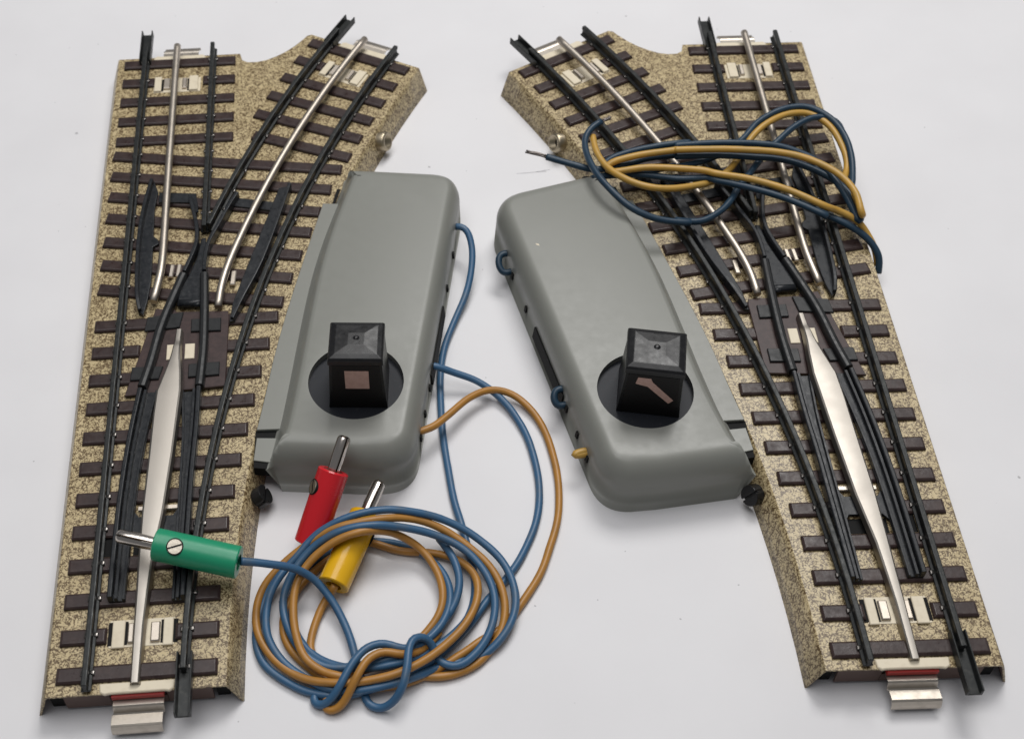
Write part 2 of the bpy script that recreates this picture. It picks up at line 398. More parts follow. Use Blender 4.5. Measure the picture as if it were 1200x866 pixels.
    b = mb(); b.tube([(3.8, 92.1, 8.3), (10.0, 91.9, 8.3)], .9, 10); b.tube([(7.2, 91.3, 8.5), (8.6, 91.3, 8.5)], .55, 8); b.build('hinge_pin', M['tongue'], t)
    b = mb(); b.prism([(-2.6, 125.2), (5.2, 124.6), (6.0, 121), (7.0, 121.4), (6.2, 127.6), (-2.6, 128.6)], 7.62, 8.05, .1); b.build('crossbar', M['tongue'], t)
    b = mb(); b.prism([(14.9, 125.6), (14.4, 122.8), (24.0, 120.4), (25.4, 123.0)], 7.62, 8.05, .1); b.build('crossbar', M['tongue'], t)
    # ---------------- check plates beside the stock rails
    b = mb()
    pl = [(-4.0, 132.4), (-2.8, 128.6), (-3.3, 123), (-3.1, 113.8), (-2.0, 112.6), (-1.7, 111.2), (-3.0, 110.2), (-2.8, 99.3), (-3.3, 93.2), (-4.0, 89.4), (-4.9, 90.4), (-5.4, 96), (-5.9, 104), (-6.0, 114), (-5.6, 121), (-4.7, 129)]
    b.prism(pl, 7.55, 8.3, .15)
    b.sweep([(-.4, -2.2), (.4, -2.2), (.4, -.1), (.25, 0), (-.4, 0)], spline([(-4.3, 131.6, 9.9), (-5.4, 124, 10.1), (-6.1, 114, 10.1), (-5.9, 102, 10.1), (-5.3, 93, 10.0), (-4.7, 90.4, 9.2)], 2))
    b.build('check_plate', M['tongue'], t, .08, 1)
    b = mb()
    pl = [(28.9, 128.4), (25.9, 127.6), (24.0, 121), (22.3, 115.2), (18.4, 101.6), (15.6, 91.4), (15.0, 86.0), (16.1, 86.2), (21.6, 100.6), (25.3, 113.5)]
    b.prism(pl, 7.55, 8.3, .15)
    b.sweep([(-.4, -2.2), (.4, -2.2), (.4, 0), (-.25, 0), (-.4, -.1)], spline([(28.6, 127.6, 9.9), (25.3, 114, 10.1), (21.4, 100.4, 10.1), (17.6, 91, 10.0), (15.7, 86.4, 9.2)], 2))
    b.build('check_plate', M['tongue'], t, .08, 1)
    # ---------------- slide plate with its black pads
    b = mb(); b.prism([(-1.4, 91.4), (2.8, 91.0), (3.2, 90.2), (14.6, 89.6), (14.9, 88), (14.5, 68.4), (-6.6, 67.2), (-4.4, 77)], 7.3, 7.85, .12); b.build('slide_plate', M['slide'], t)
    for pad in ([(-3.0, 88.6), (4.9, 89.6), (4.2, 85.2), (-3.4, 84.6)], [(6.7, 87.4), (13.2, 87.3), (13.2, 83.6), (6.7, 83.8)], [(-5.4, 74.6), (1.2, 74.4), (.4, 71), (-5.6, 71)], [(6.6, 74.6), (13.2, 74.8), (13.2, 71.2), (6.6, 71)]):
        b = mb(); b.prism(pad, 7.85, 8.35, .15); b.build('slide_pad', M['sleeve'], t)
    for x in ((1.7, 3.4), (5.6, 7.7)):
        b = mb(); b.prism([(x[0], 76.3), (x[1], 76.3), (x[1], 80.5), (x[0], 80.5)], 7.86, 8.1, .12); b.build('spring_tab', M['cream'], t)
    # ---------------- closure bars in black sleeves and the two point tongues
    def bar(pts):
        b = mb(); b.sweep([(-.95, -2.0), (.95, -2.0), (.95, -.6), (.65, -.12), (0, 0), (-.65, -.12), (-.95, -.6)], spline([(x, y, 10.0) for x, y in pts], 2), True, False)
        b.build('closure_bar', M['sleeve'], t, .15, 2)
    bar([(4.5, 100.2), (2.5, 93.4), (0.2, 84.7), (-1.5, 74), (-2.8, 68.2)])
    bar([(9.2, 100.0), (9.6, 88), (9.7, 77), (9.2, 67.6)])
    def tongue(outer, inner, hole=None):
        b = mb()
        b.prism(outer+list(reversed(inner)), 7.7, 8.15, .1)
        b.sweep([(-.45, -2.2), (.45, -2.2), (.5, -.2), (.3, 0), (-.3, 0), (-.5, -.2)], spline([(x, y, 10.0) for x, y in outer], 2))
        s_ = 1 if inner[0][0] > outer[0][0] else -1
        b.sweep([(-.3, -1.2), (.3, -1.2), (.3, 0), (-.3, 0)], spline([(x+1.05*s_, y, 9.2) for x, y in outer], 2))
        b.sweep([(-.25, -1.0), (.25, -1.0), (.25, 0), (-.25, 0)], spline([(x-.3*s_, y, 8.8) for x, y in inner], 2))
        b.build('point_tongue', M['tongue'], t, .08, 1)
    ol = [(-3.0, 67.6), (-4.0, 59), (-4.8, 49.4), (-5.3, 39), (-5.5, 28), (-5.6, 18.0)]
    il = [(.6, 67.6), (-1.0, 57), (-2.0, 46.2), (-2.5, 36), (-2.7, 28), (-2.9, 18.0)]
    tongue(ol, il)
    orr = [(9.2, 67.2), (9.1, 57), (8.6, 46), (8.4, 36), (8.2, 27), (8.0, 17.4)]
    ir = [(5.4, 67.2), (6.0, 57), (6.0, 46), (5.9, 36), (5.8, 27), (5.8, 17.4)]
    tongue(orr, ir)
    b = mb(); b.prism([(-2.6, 38), (-1.6, 36.6), (5.0, 36.6), (5.9, 38), (5.9, 31), (5.0, 32.3), (-1.6, 32.3), (-2.6, 31)], 7.63, 8.0, .1); b.build('tie_strip', M['tongue'], t)
    for q in ([(-8.0, 34), (-6.1, 34), (-6.1, 28.6), (-8.0, 28.6)], [(-2.4, 32), (5.8, 32), (5.8, 28.6), (-2.4, 28.6)], [(7.0, 36), (9.0, 36), (9.0, 28.8), (7.0, 28.8)]):
        b = mb(); b.prism(q, 6.7, 6.86); b.build('slot', M['dark'], t)  # dark plates on the closed bed, painted shade of the cut-outs
    b = mb(); b.sweep([(-.6, 0), (.6, 0), (.4, .35), (-.4, .35)], [(-1.8, 38.6, 7.6), (6.0, 38.6, 7.6)]); b.build('spring_wire', M['nickel'], t)
    # ---------------- spring clips and end insulators at the three ends
    def end_set(cx, cy, rot, near_end):
        ca, sa = math.cos(rot), math.sin(rot)
        tr = lambda u, w: (cx+u*ca-w*sa, cy+u*sa+w*ca)
        P = lambda q: [tr(*p) for p in q]
        b = mb(); b.prism(P([(-5.8, 9.0), (6.2, 9.0), (6.2, 14.6), (-5.8, 14.6)]), ZB-.1, ZB+.12, .06)
        clip = b.build('clip_window', M['cream'], t)
        for x0, x1 in ((-6.0, -5.2), (6.0, 6.8), (-2.9, -2.4), (3.7, 4.2)) if near_end else ((-2.9, -2.4), (3.7, 4.2)):
            b = mb(); b.prism(P([(x0, 9.4), (x1, 9.4), (x1, 14.2), (x0, 14.2)]), ZB, ZB+.16); b.build('clip_slot_shade', M['dark'], clip)  # raised dark strips, shade of the slots put in as colour
        for x0, x1 in ((-5.2, -2.9), (4.2, 6.0)):
            b = mb(); b.prism(P([(x0, 8.7), (x1, 8.7), (x1, 14.4), (x0, 14.4)]), ZB+.1, ZB+.6, .15); b.build('clip_bar', M['cream'], clip)
        for x0, x1 in ((-2.3, -1.2), (1.9, 3.6)):
            b = mb(); b.prism(P([(x0, 9.6), (x1, 9.6), (x1, 13.6), (x0, 13.6)]), ZB+.05, ZB+.75, .2); b.build('clip_leaf', M['nickel'], clip)
        b = mb(); b.prism(P([(-6.8, 1.9), (6.8, 1.9), (6.6, .2), (5.8, -.25), (5.0, -.1), (-5.0, -.1), (-5.8, -.25), (-6.6, .2)]), 6.45, 7.1, .18)
        ins = b.build('end_insulator', M['cream'], t)
        b = mb(); b.prism(P([(-4.7, 1.0), (4.7, 1.0), (4.7, -.5), (-4.7, -.5)]), 5.1, 6.2); b.build('fibre_strip', M['red_ins'], ins)
        # S-shaped nickel contact
        sec = [(2.0, 4.7), (-.5, 4.8), (-1.5, 4.9), (-1.8, 4.7), (-2.3, 3.5), (-2.6, 3.3), (-3.0, 3.35), (-4.5, 3.5), (-4.9, 3.3), (-5.3, 2.5), (-5.45, 1.7)]
        if not near_end: sec = [(2.0, 5.6), (-1.0, 5.6), (-3.0, 5.6), (-3.4, 5.7), (-3.8, 5.7), (-4.2, 5.6), (-4.6, 5.5), (-5.0, 5.4), (-5.4, 5.2), (-5.7, 4.9), (-5.8, 4.4)]
        b = mb(); th = .35
        ring = lambda u, dz, sh: [b.v((*tr(u+sh, w), z+dz)) for w, z in sec]
        W = 4.6
        def sh(i): return 0 if i < 5 else -.35
        rr = [[b.v((*tr(u+sh(i), w), z+dz)) for i, (w, z) in enumerate(sec)] for u, dz in ((-W, 0), (W, 0), (W, -th), (-W, -th))]
        for k in range(4):
            r0, r1 = rr[k], rr[(k+1) % 4]
            for i in range(len(sec)-1): b.face((r0[i], r0[i+1], r1[i+1], r1[i]), False)
        b.face([r[0] for r in rr]); b.face([r[-1] for r in rr])
        b.build('end_contact', M['tab'], t, .12, 2, angle=12)
    end_set(.2, 0, 0, True)
    end_set(-.2*mf, 181.6, pi, False)
    e = cv(0, A30); end_set(e[0]+.8*math.sin(A30), e[1]+.8*math.cos(A30), pi-A30, False)
    # ---------------- eyelet and screws on the inner slope
    p = cv(17.4, ay(17.4, 147.5)); nrm = Vector((.80, -.38, .30)).normalized()
    c = Vector((p[0]+.1, p[1], 3.7)); b = mb()
    u = nrm.cross(Vector((0, 0, 1))).normalized(); w = nrm.cross(u)
    rr = []
    for d, r_ in ((-.8, 2.4), (1.8, 2.5), (2.3, 2.2), (2.3, 1.6), (.2, 1.45)):
        rr.append([b.v(c+nrm*d+(u*math.cos(2*pi*j/20)+w*math.sin(2*pi*j/20))*r_) for j in range(20)])
    for r0, r1 in zip(rr, rr[1:]):
        for j in range(20): b.face((r0[j], r0[(j+1) % 20], r1[(j+1) % 20], r1[j]), True)
    b.face(rr[-1])
    ey = b.build('eyelet', M['brass'], t)
    b = mb(); b.tube([c+nrm*.3, c+nrm*.6], 1.47, 18); b.build('eyelet_bore_shade', M['dark'], ey)  # dark disc painting the shade inside the bore
    def screw(c, nrm, r_, slot_rot):
        b = mb(); nrm = nrm.normalized(); u = nrm.cross(Vector((0, 0, 1))).normalized(); w = nrm.cross(u)
        u, w = u*math.cos(slot_rot)+w*math.sin(slot_rot), w*math.cos(slot_rot)-u*math.sin(slot_rot)
        for s_ in (-1, 1):                       # two half discs leave a real slot
            out = [(.22*s_, -r_*.97), (.22*s_, r_*.97)] if s_ > 0 else [(-.22, r_*.97), (-.22, -r_*.97)]
            arc_ = [(s_*r_*math.cos(k), r_*math.sin(k)*s_) for k in [1.35-2.7*i/10 for i in range(11)]]
            poly = [(.22*s_, r_*.97*s_)]+arc_+[(.22*s_, -r_*.97*s_)]
            lo = [b.v(c+nrm*-.8+u*x+w*y) for x, y in poly]; hi = [b.v(c+nrm*1.5+u*x*.97+w*y*.97) for x, y in poly]
            for i in range(len(poly)): b.face((lo[i], lo[(i+1) % len(poly)], hi[(i+1) % len(poly)], hi[i]))
            b.face(hi); b.face(lo)
        lo = [b.v(c+nrm*-.8+(u*math.cos(2*pi*j/20)+w*math.sin(2*pi*j/20))*r_*.9) for j in range(20)]
        hi = [b.v(c+nrm*.8+(u*math.cos(2*pi*j/20)+w*math.sin(2*pi*j/20))*r_*.9) for j in range(20)]
        for j in range(20): b.face((lo[j], lo[(j+1) % 20], hi[(j+1) % 20], hi[j]))
        b.face(hi)
        b.build('slotted_screw', M['black'], t, .12, 2)
    if mf > 0: screw(Vector((21.6, 42.6, 3.2)), Vector((.75, .1, .55)), 2.2, 1.3)
    else: screw(Vector((21.4, 40.6, 3.4)), Vector((.8, -.45, .40)), 2.2, .35)
    screw(Vector((45.4, 131.5, 4.2)), Vector((.85, -.35, .45)), 2.0, .8)
    # ---------------- motor housing
    foot = [(22.9, 43.0), (24.6, 51), (25.9, 57),] if mf > 0 else [(21.2, 41.0), (23.6, 50), (25.6, 57),]
    foot += [ (28.2, 70.4), (30.4, 84), (32.9, 97.6), (36.0, 110), (39.1, 120), (42.0, 129)]
    foot = [(p.x, p.y) for p in spline([(x, y, 0) for x, y in foot], 1.5)]
    (n0, n1), (f0_, f1_) = near, far          # near edge and far edge (left point, right point)
    pts = []                                   # (x, y, kind weight: 1 = curved track side)
    right = [(f1_[0]+2.1, f1_[1]-1.0), (n1[0]+4.3, n1[1]-.2)]
    far_y = lambda x: f0_[1]+(right[0][1]-f0_[1])*(x-f0_[0])/(right[0][0]-f0_[0])
    yl = far_y(41.5)
    for i in range(27):
        f = i/26; y = n0[1]+.1+(yl-n0[1]-.1)*f
        pts.append((lerp_pts(foot, y), y, 1.0))
    nl = len(pts)
    def corner(p0, pc, p1, r, w0, w1, m=8):
        a = Vector((p0[0]-pc[0], p0[1]-pc[1])).normalized()*r; c_ = Vector((p1[0]-pc[0], p1[1]-pc[1])).normalized()*r
        for k in range(m+1):
            f = k/m; q = Vector(pc)+a*(1-f)**2+c_*f**2
            pts.append((q.x, q.y, w0+(w1-w0)*f))
    for dx in (.7, 1.4, 2.4, 3.6, 5.0, 8.0): pts.append((pts[nl-1][0]+dx, far_y(pts[nl-1][0]+dx), 0))
    nfar = len(pts)
    corner((f0_[0], f0_[1]), right[0], right[1], 8.5, 0, 0, 12)
    for f in (.2, .4, .6, .8): pts.append((right[0][0]+(right[1][0]-right[0][0])*f, right[0][1]+(right[1][1]-right[0][1])*f, 0))
    corner(right[0], right[1], n0, 7.0, 0, 0, 12)
    for f in (.35, .6, .8): pts.append((right[1][0]+(n0[0]-right[1][0])*f, right[1][1]+(n0[1]-right[1][1])*f, 0))
    nfront = len(pts)-3
    fy = lambda x: n0[1]+(n1[1]-n0[1])*(x-n0[0])/(n1[0]-n0[0])
    for dx in (5.0, 3.6, 2.4, 1.4, .7): pts.append((n0[0]+dx, fy(n0[0]+dx), 0))
    TOP = 13.2
    K = 13
    def prof(w, k):
        """inset and height of ring k for a plain wall (w=0) and for the S-shaped track side (w=1)"""
        if k == 0: a = (-.45, 0)
        elif k == 1: a = (.0, 7.4)
        elif k == 2: a = (0, 8.2)
        else:
            a = [(.12, 8.95), (.45, 9.9), (.95, 10.85), (1.55, 11.65), (2.15, 12.3), (2.7, 12.72), (3.2, 12.98), (3.65, 13.1), (4.1, 13.17), (4.7, TOP)][k-3]
        s_ = [(2.2, .15), (-.7, 6.7), (-.25, 7.1), (.15, 7.5), (.45, 8.05), (.85, 8.8), (1.25, 9.7), (1.65, 10.55), (2.05, 11.35), (2.5, 12.1), (2.95, 12.75), (3.35, 13.1), (4.0, TOP)][k]
        return a[0]*(1-w)+s_[0]*w, a[1]*(1-w)+s_[1]*w
    n = len(pts); poly = [(p[0], p[1]) for p in pts]
    unit = offset_poly(poly, 1.0); dirs = [(u_[0]-p[0], u_[1]-p[1]) for u_, p in zip(unit, poly)]
    dirs[0] = dirs[1]; dirs[nl-1] = dirs[nl-2]
    b = mb(); rings = []
    for k in range(K):
        r = []
        for (x, y, w), d in zip(pts, dirs):
            i_, z = prof(w, k); kk = 1 if w > .5 else .74+.34*d[1]**2; X, Y = x+d[0]*i_*kk, y+d[1]*i_*kk
            fi_, si_ = prof(0, k)[0], prof(1, k)[0]
            j_ = len(r)
            if j_ < 12: Y = max(Y, fy(X)+fi_*1.0)                     # mitre both ends of the track side
            elif nl-12 <= j_ < nl: Y = min(Y, far_y(X)-fi_)
            elif nl <= j_ < nfar: Y = far_y(X)-fi_; X = max(X, lerp_pts(foot, Y)+si_)
            elif j_ >= nfront: X = max(X, lerp_pts(foot, max(Y, 45))+si_); Y = fy(X)+fi_
            r.append(b.v((X, Y, z)))
        rings.append(r)
    for r0, r1 in zip(rings, rings[1:]):
        for i in range(n): b.face((r0[i], r0[(i+1) % n], r1[(i+1) % n], r1[i]), True)
    b.face(rings[0])
    # top plate with the round lantern opening
    dc = LAN[mf]['disc']; DR = 9.9
    hole = [b.v((dc[0]+DR*math.cos(2*pi*j/56), dc[1]+DR*math.sin(2*pi*j/56), TOP)) for j in range(56)]
    low = [b.v((dc[0]+DR*math.cos(2*pi*j/56), dc[1]+DR*math.sin(2*pi*j/56), TOP-1.6)) for j in range(56)]
    es = [b.bm.edges.new((hole[j], hole[(j+1) % 56])) for j in range(56)]
    eo = [b.bm.edges.get((rings[-1][i], rings[-1][(i+1) % n])) for i in range(n)]
    g = bmesh.ops.triangle_fill(b.bm, use_beauty=True, use_dissolve=False, edges=es+eo)
    for f in g['geom']:
        if isinstance(f, bmesh.types.BMFace): f.smooth = True
    for j in range(56): b.face((hole[j], hole[(j+1) % 56], low[(j+1) % 56], low[j]), False)
    box = b.build('motor_housing', M['grey'], t)
    md = box.modifiers.new('rim', 'BEVEL'); md.width = .18*S; md.segments = 2; md.limit_method = 'ANGLE'; md.angle_limit = math.radians(75)
    b = mb(); b.prism([(dc[0]+(DR+.4)*math.cos(2*pi*j/56), dc[1]+(DR+.4)*math.sin(2*pi*j/56)) for j in range(56)], TOP-2.6, TOP-1.5)
    b.build('lantern_disc', M['disc'], box)
    if mf < 0:                                 # a nick in the paint
        b = mb(); b.prism([(60.2, 102.3), (61.0, 102.6), (61.3, 103.2), (60.4, 103.1)], TOP-1.2, TOP+.02, .1); b.build('paint_nick', M['cream'], box)
    # mounting flange lying on the ballast, tab and dark recess
    fe = [(21.2, 56.4), (22.7, 63.9), (24.6, 75), (27.2, 87), (30.1, 98.7), (33.2, 110.7), (36.3, 122.2)]
    fe = [(p.x, p.y) for p in spline([(x, y, 0) for x, y in fe], 3)]
    fi = [(lerp_pts(foot, 56.2+65.5*k/30)+1.5, 56.2+65.5*k/30) for k in range(31)]
    b = mb(); b.prism(fe+list(reversed(fi)), 7.0, 7.62, .12); b.build('flange', M['grey'], box)
    b = mb(); b.prism([(21.2, 54.6), (25.6, 54.2), (25.0, 48.0), (20.6, 49.0)], 6.86, 7.25, .1); b.build('flange_tab', M['grey'], box)
    b = mb(); b.prism([(20.9, 56.6), (25.8, 56.6), (25.0, 46.6), (20.6, 47.4)], 4.4, 6.9); b.build('recess_shade', M['dark'], box)  # solid dark block, painted shade under the tab
    b = mb(); b.prism([(39.7, 127.5), (40.5, 127.3), (39.0, 122.2), (38.4, 122.4)], 6.8, 7.0); b.build('recess_shade', M['dark'], box)  # flat dark sliver, shade of the slit put in as colour
    # dark quads on the outer wall, painted shade for its slots and holes
    R0, R1 = Vector(right[1]), Vector(right[0]); dv = (R1-R0).normalized(); nv = Vector((dv.y, -dv.x))
    def wall_pt(s_, z): q = R0+dv*s_+nv*((1.1-.85*z/7.2)+.06); return (q.x, q.y, z)
    Lw = (R1-R0).length
    def wall_quad(s0, s1, z0, z1, nm, m_):
        b = mb(); a = [wall_pt(s0, z0), wall_pt(s1, z0), wall_pt(s1, z1), wall_pt(s0, z1)]
        o_ = [b.v(p) for p in a]; i_ = [b.v((p[0]-nv.x*.5, p[1]-nv.y*.5, p[2])) for p in a]
        for i in range(4): b.face((o_[i], o_[(i+1) % 4], i_[(i+1) % 4], i_[i]))
        b.face(o_); b.face(i_); b.build(nm, m_, box)
    wall_quad(26, 46, 3.4, 6.6, 'wall_slot_shade', M['dark'])
    for s_ in (10.2, 16.5, 23.5, 52.5, 63.0): wall_quad(s_-.45, s_+.45, 4.6, 6.2, 'wall_hole_shade', M['dark'])
    if mf < 0:                                 # wire ends looped through the wall
        def loop(s0, z0, s1, z1, out, m_):
            a, c_ = Vector(wall_pt(s0, z0)), Vector(wall_pt(s1, z1)); nn = Vector((nv.x, nv.y, 0))
            pts_ = spline([a-nn*.8, a+nn*out*.6, (a+c_)/2+nn*out, c_+nn*out*.6, c_-nn*.8], .4)
            b = mb(); b.tube(pts_, .78, 10); b.build('wire_loop', m_, box)
        loop(68.6, 7.0, 64.8, 5.0, 2.0, M['navy']); loop(27.6, 7.0, 24.8, 5.2, 1.8, M['navy']); loop(11.6, 6.2, 11.2, 5.9, 2.4, M['mustard'])
    # ---------------- lantern
    lan = LAN[mf]; lc, lr = Vector(lan['c']), lan['rot']
    ca, sa = math.cos(lr), math.sin(lr)
    ls = lan['s']
    T3 = lambda x, y, z: (lc.x+(x*ca-y*sa)*ls, lc.y+(x*sa+y*ca)*ls, z)
    Z0, Z1 = TOP-1.5, lan['top']
    b = mb()
    lev = [(Z0, 6.0, 5.3), (Z0+3, 5.75, 5.1), (Z1-2.2, 5.3, 4.85), (Z1-2.2, 5.55, 5.1), (Z1-1.0, 5.5, 5.05), (Z1-.5, 5.2, 4.75), (Z1-.1, 4.2, 3.8), (Z1+.12, 1.6, 1.5)]
    rg = [[b.v(T3(x*hx, y*hy, z)) for x, y in ((-1, -1), (1, -1), (1, 1), (-1, 1))] for z, hx, hy in lev]
    for r0, r1 in zip(rg, rg[1:]):
        for i in range(4): b.face((r0[i], r0[(i+1) % 4], r1[(i+1) % 4], r1[i]))
    b.face(rg[-1]); b.face(rg[0])
    lo = b.build('lantern', M['black'], box, .3, 3, angle=7)
    b = mb(); rr = []
    for d, r_ in ((-.3, 1.15), (-.05, 1.0), (-.12, .75), (.2, .5), (.32, .2)): rr.append([b.v(T3(r_*math.cos(2*pi*j/16), .2+r_*math.sin(2*pi*j/16), Z1+.12+d)) for j in range(16)])
    for r0, r1 in zip(rr, rr[1:]):
        for j in range(16): b.face((r0[j], r0[(j+1) % 16], r1[(j+1) % 16], r1[j]), True)
    b.face(rr[-1]); b.build('lantern_knob', M['black'], lo)
    def facept(x, f, out):                     # point on the sloping front face, f = 0 bottom .. 1 top
        hx = 6.0-.6*f; hy = 5.3-.4*f; return T3(x, -hy-out, Z0+(Z1-3-Z0)*f)
    b = mb(); a = [facept(-5.2, .05, .06), facept(5.2, .05, .06), facept(4.7, 1.05, .06), facept(-4.7, 1.05, .06)]; i_ = [facept(-5.2, .05, -.3), facept(5.2, .05, -.3), facept(4.7, 1.05, -.3), facept(-4.7, 1.05, -.3)]
    A_ = [b.v(p) for p in a]; I_ = [b.v(p) for p in i_]
    for i in range(4): b.face((A_[i], A_[(i+1) % 4], I_[(i+1) % 4], I_[i]))
    b.face(A_); b.face(I_); b.build('lantern_face', M['face'], lo)
    sgn = lan['sign']
    b = mb(); A_ = [b.v(facept(x, f, .16)) for x, f in sgn]; I_ = [b.v(facept(x, f, -.1)) for x, f in sgn]
    for i in range(len(sgn)): b.face((A_[i], A_[(i+1) % len(sgn)], I_[(i+1) % len(sgn)], I_[i]))
    b.face(A_); b.face(I_); b.build('signal_window', M['window'], lo)
    return t

LAN = {
 1: dict(disc=(42.2, 63.2), c=(42.9, 62.6), s=1.0, top=27.2, rot=math.radians(-5), sign=[(-2.3, .50), (2.5, .50), (2.5, .92), (-2.3, .92)]),
 -1: dict(disc=(41.9, 60.6), c=(41.0, 60.9), s=1.07, top=26.0, rot=math.radians(10), sign=[(2.9, .98), (.5, .98), (.1, .89), (-4.2, .47), (-3.4, .38), (.9, .77), (3.2, .82)]),
}
turnout('turnout', (-54.0672, 108.829, 0), 0.0678111, 1, ((23.4, 46.6), (48.2, 43.6)), ((47.6, 129.4), (68.0, 127.4)),
        'track turnout with the green plug on it and a square in its lantern')
turnout('turnout', (86.6386, 112.333, 0), 0.0246626, -1, ((21.4, 42.8), (47.6, 39.5)), ((47.3, 127.4), (68.5, 122.0)),
        'track turnout under the loose wire bundle with a slanted mark on its lantern')

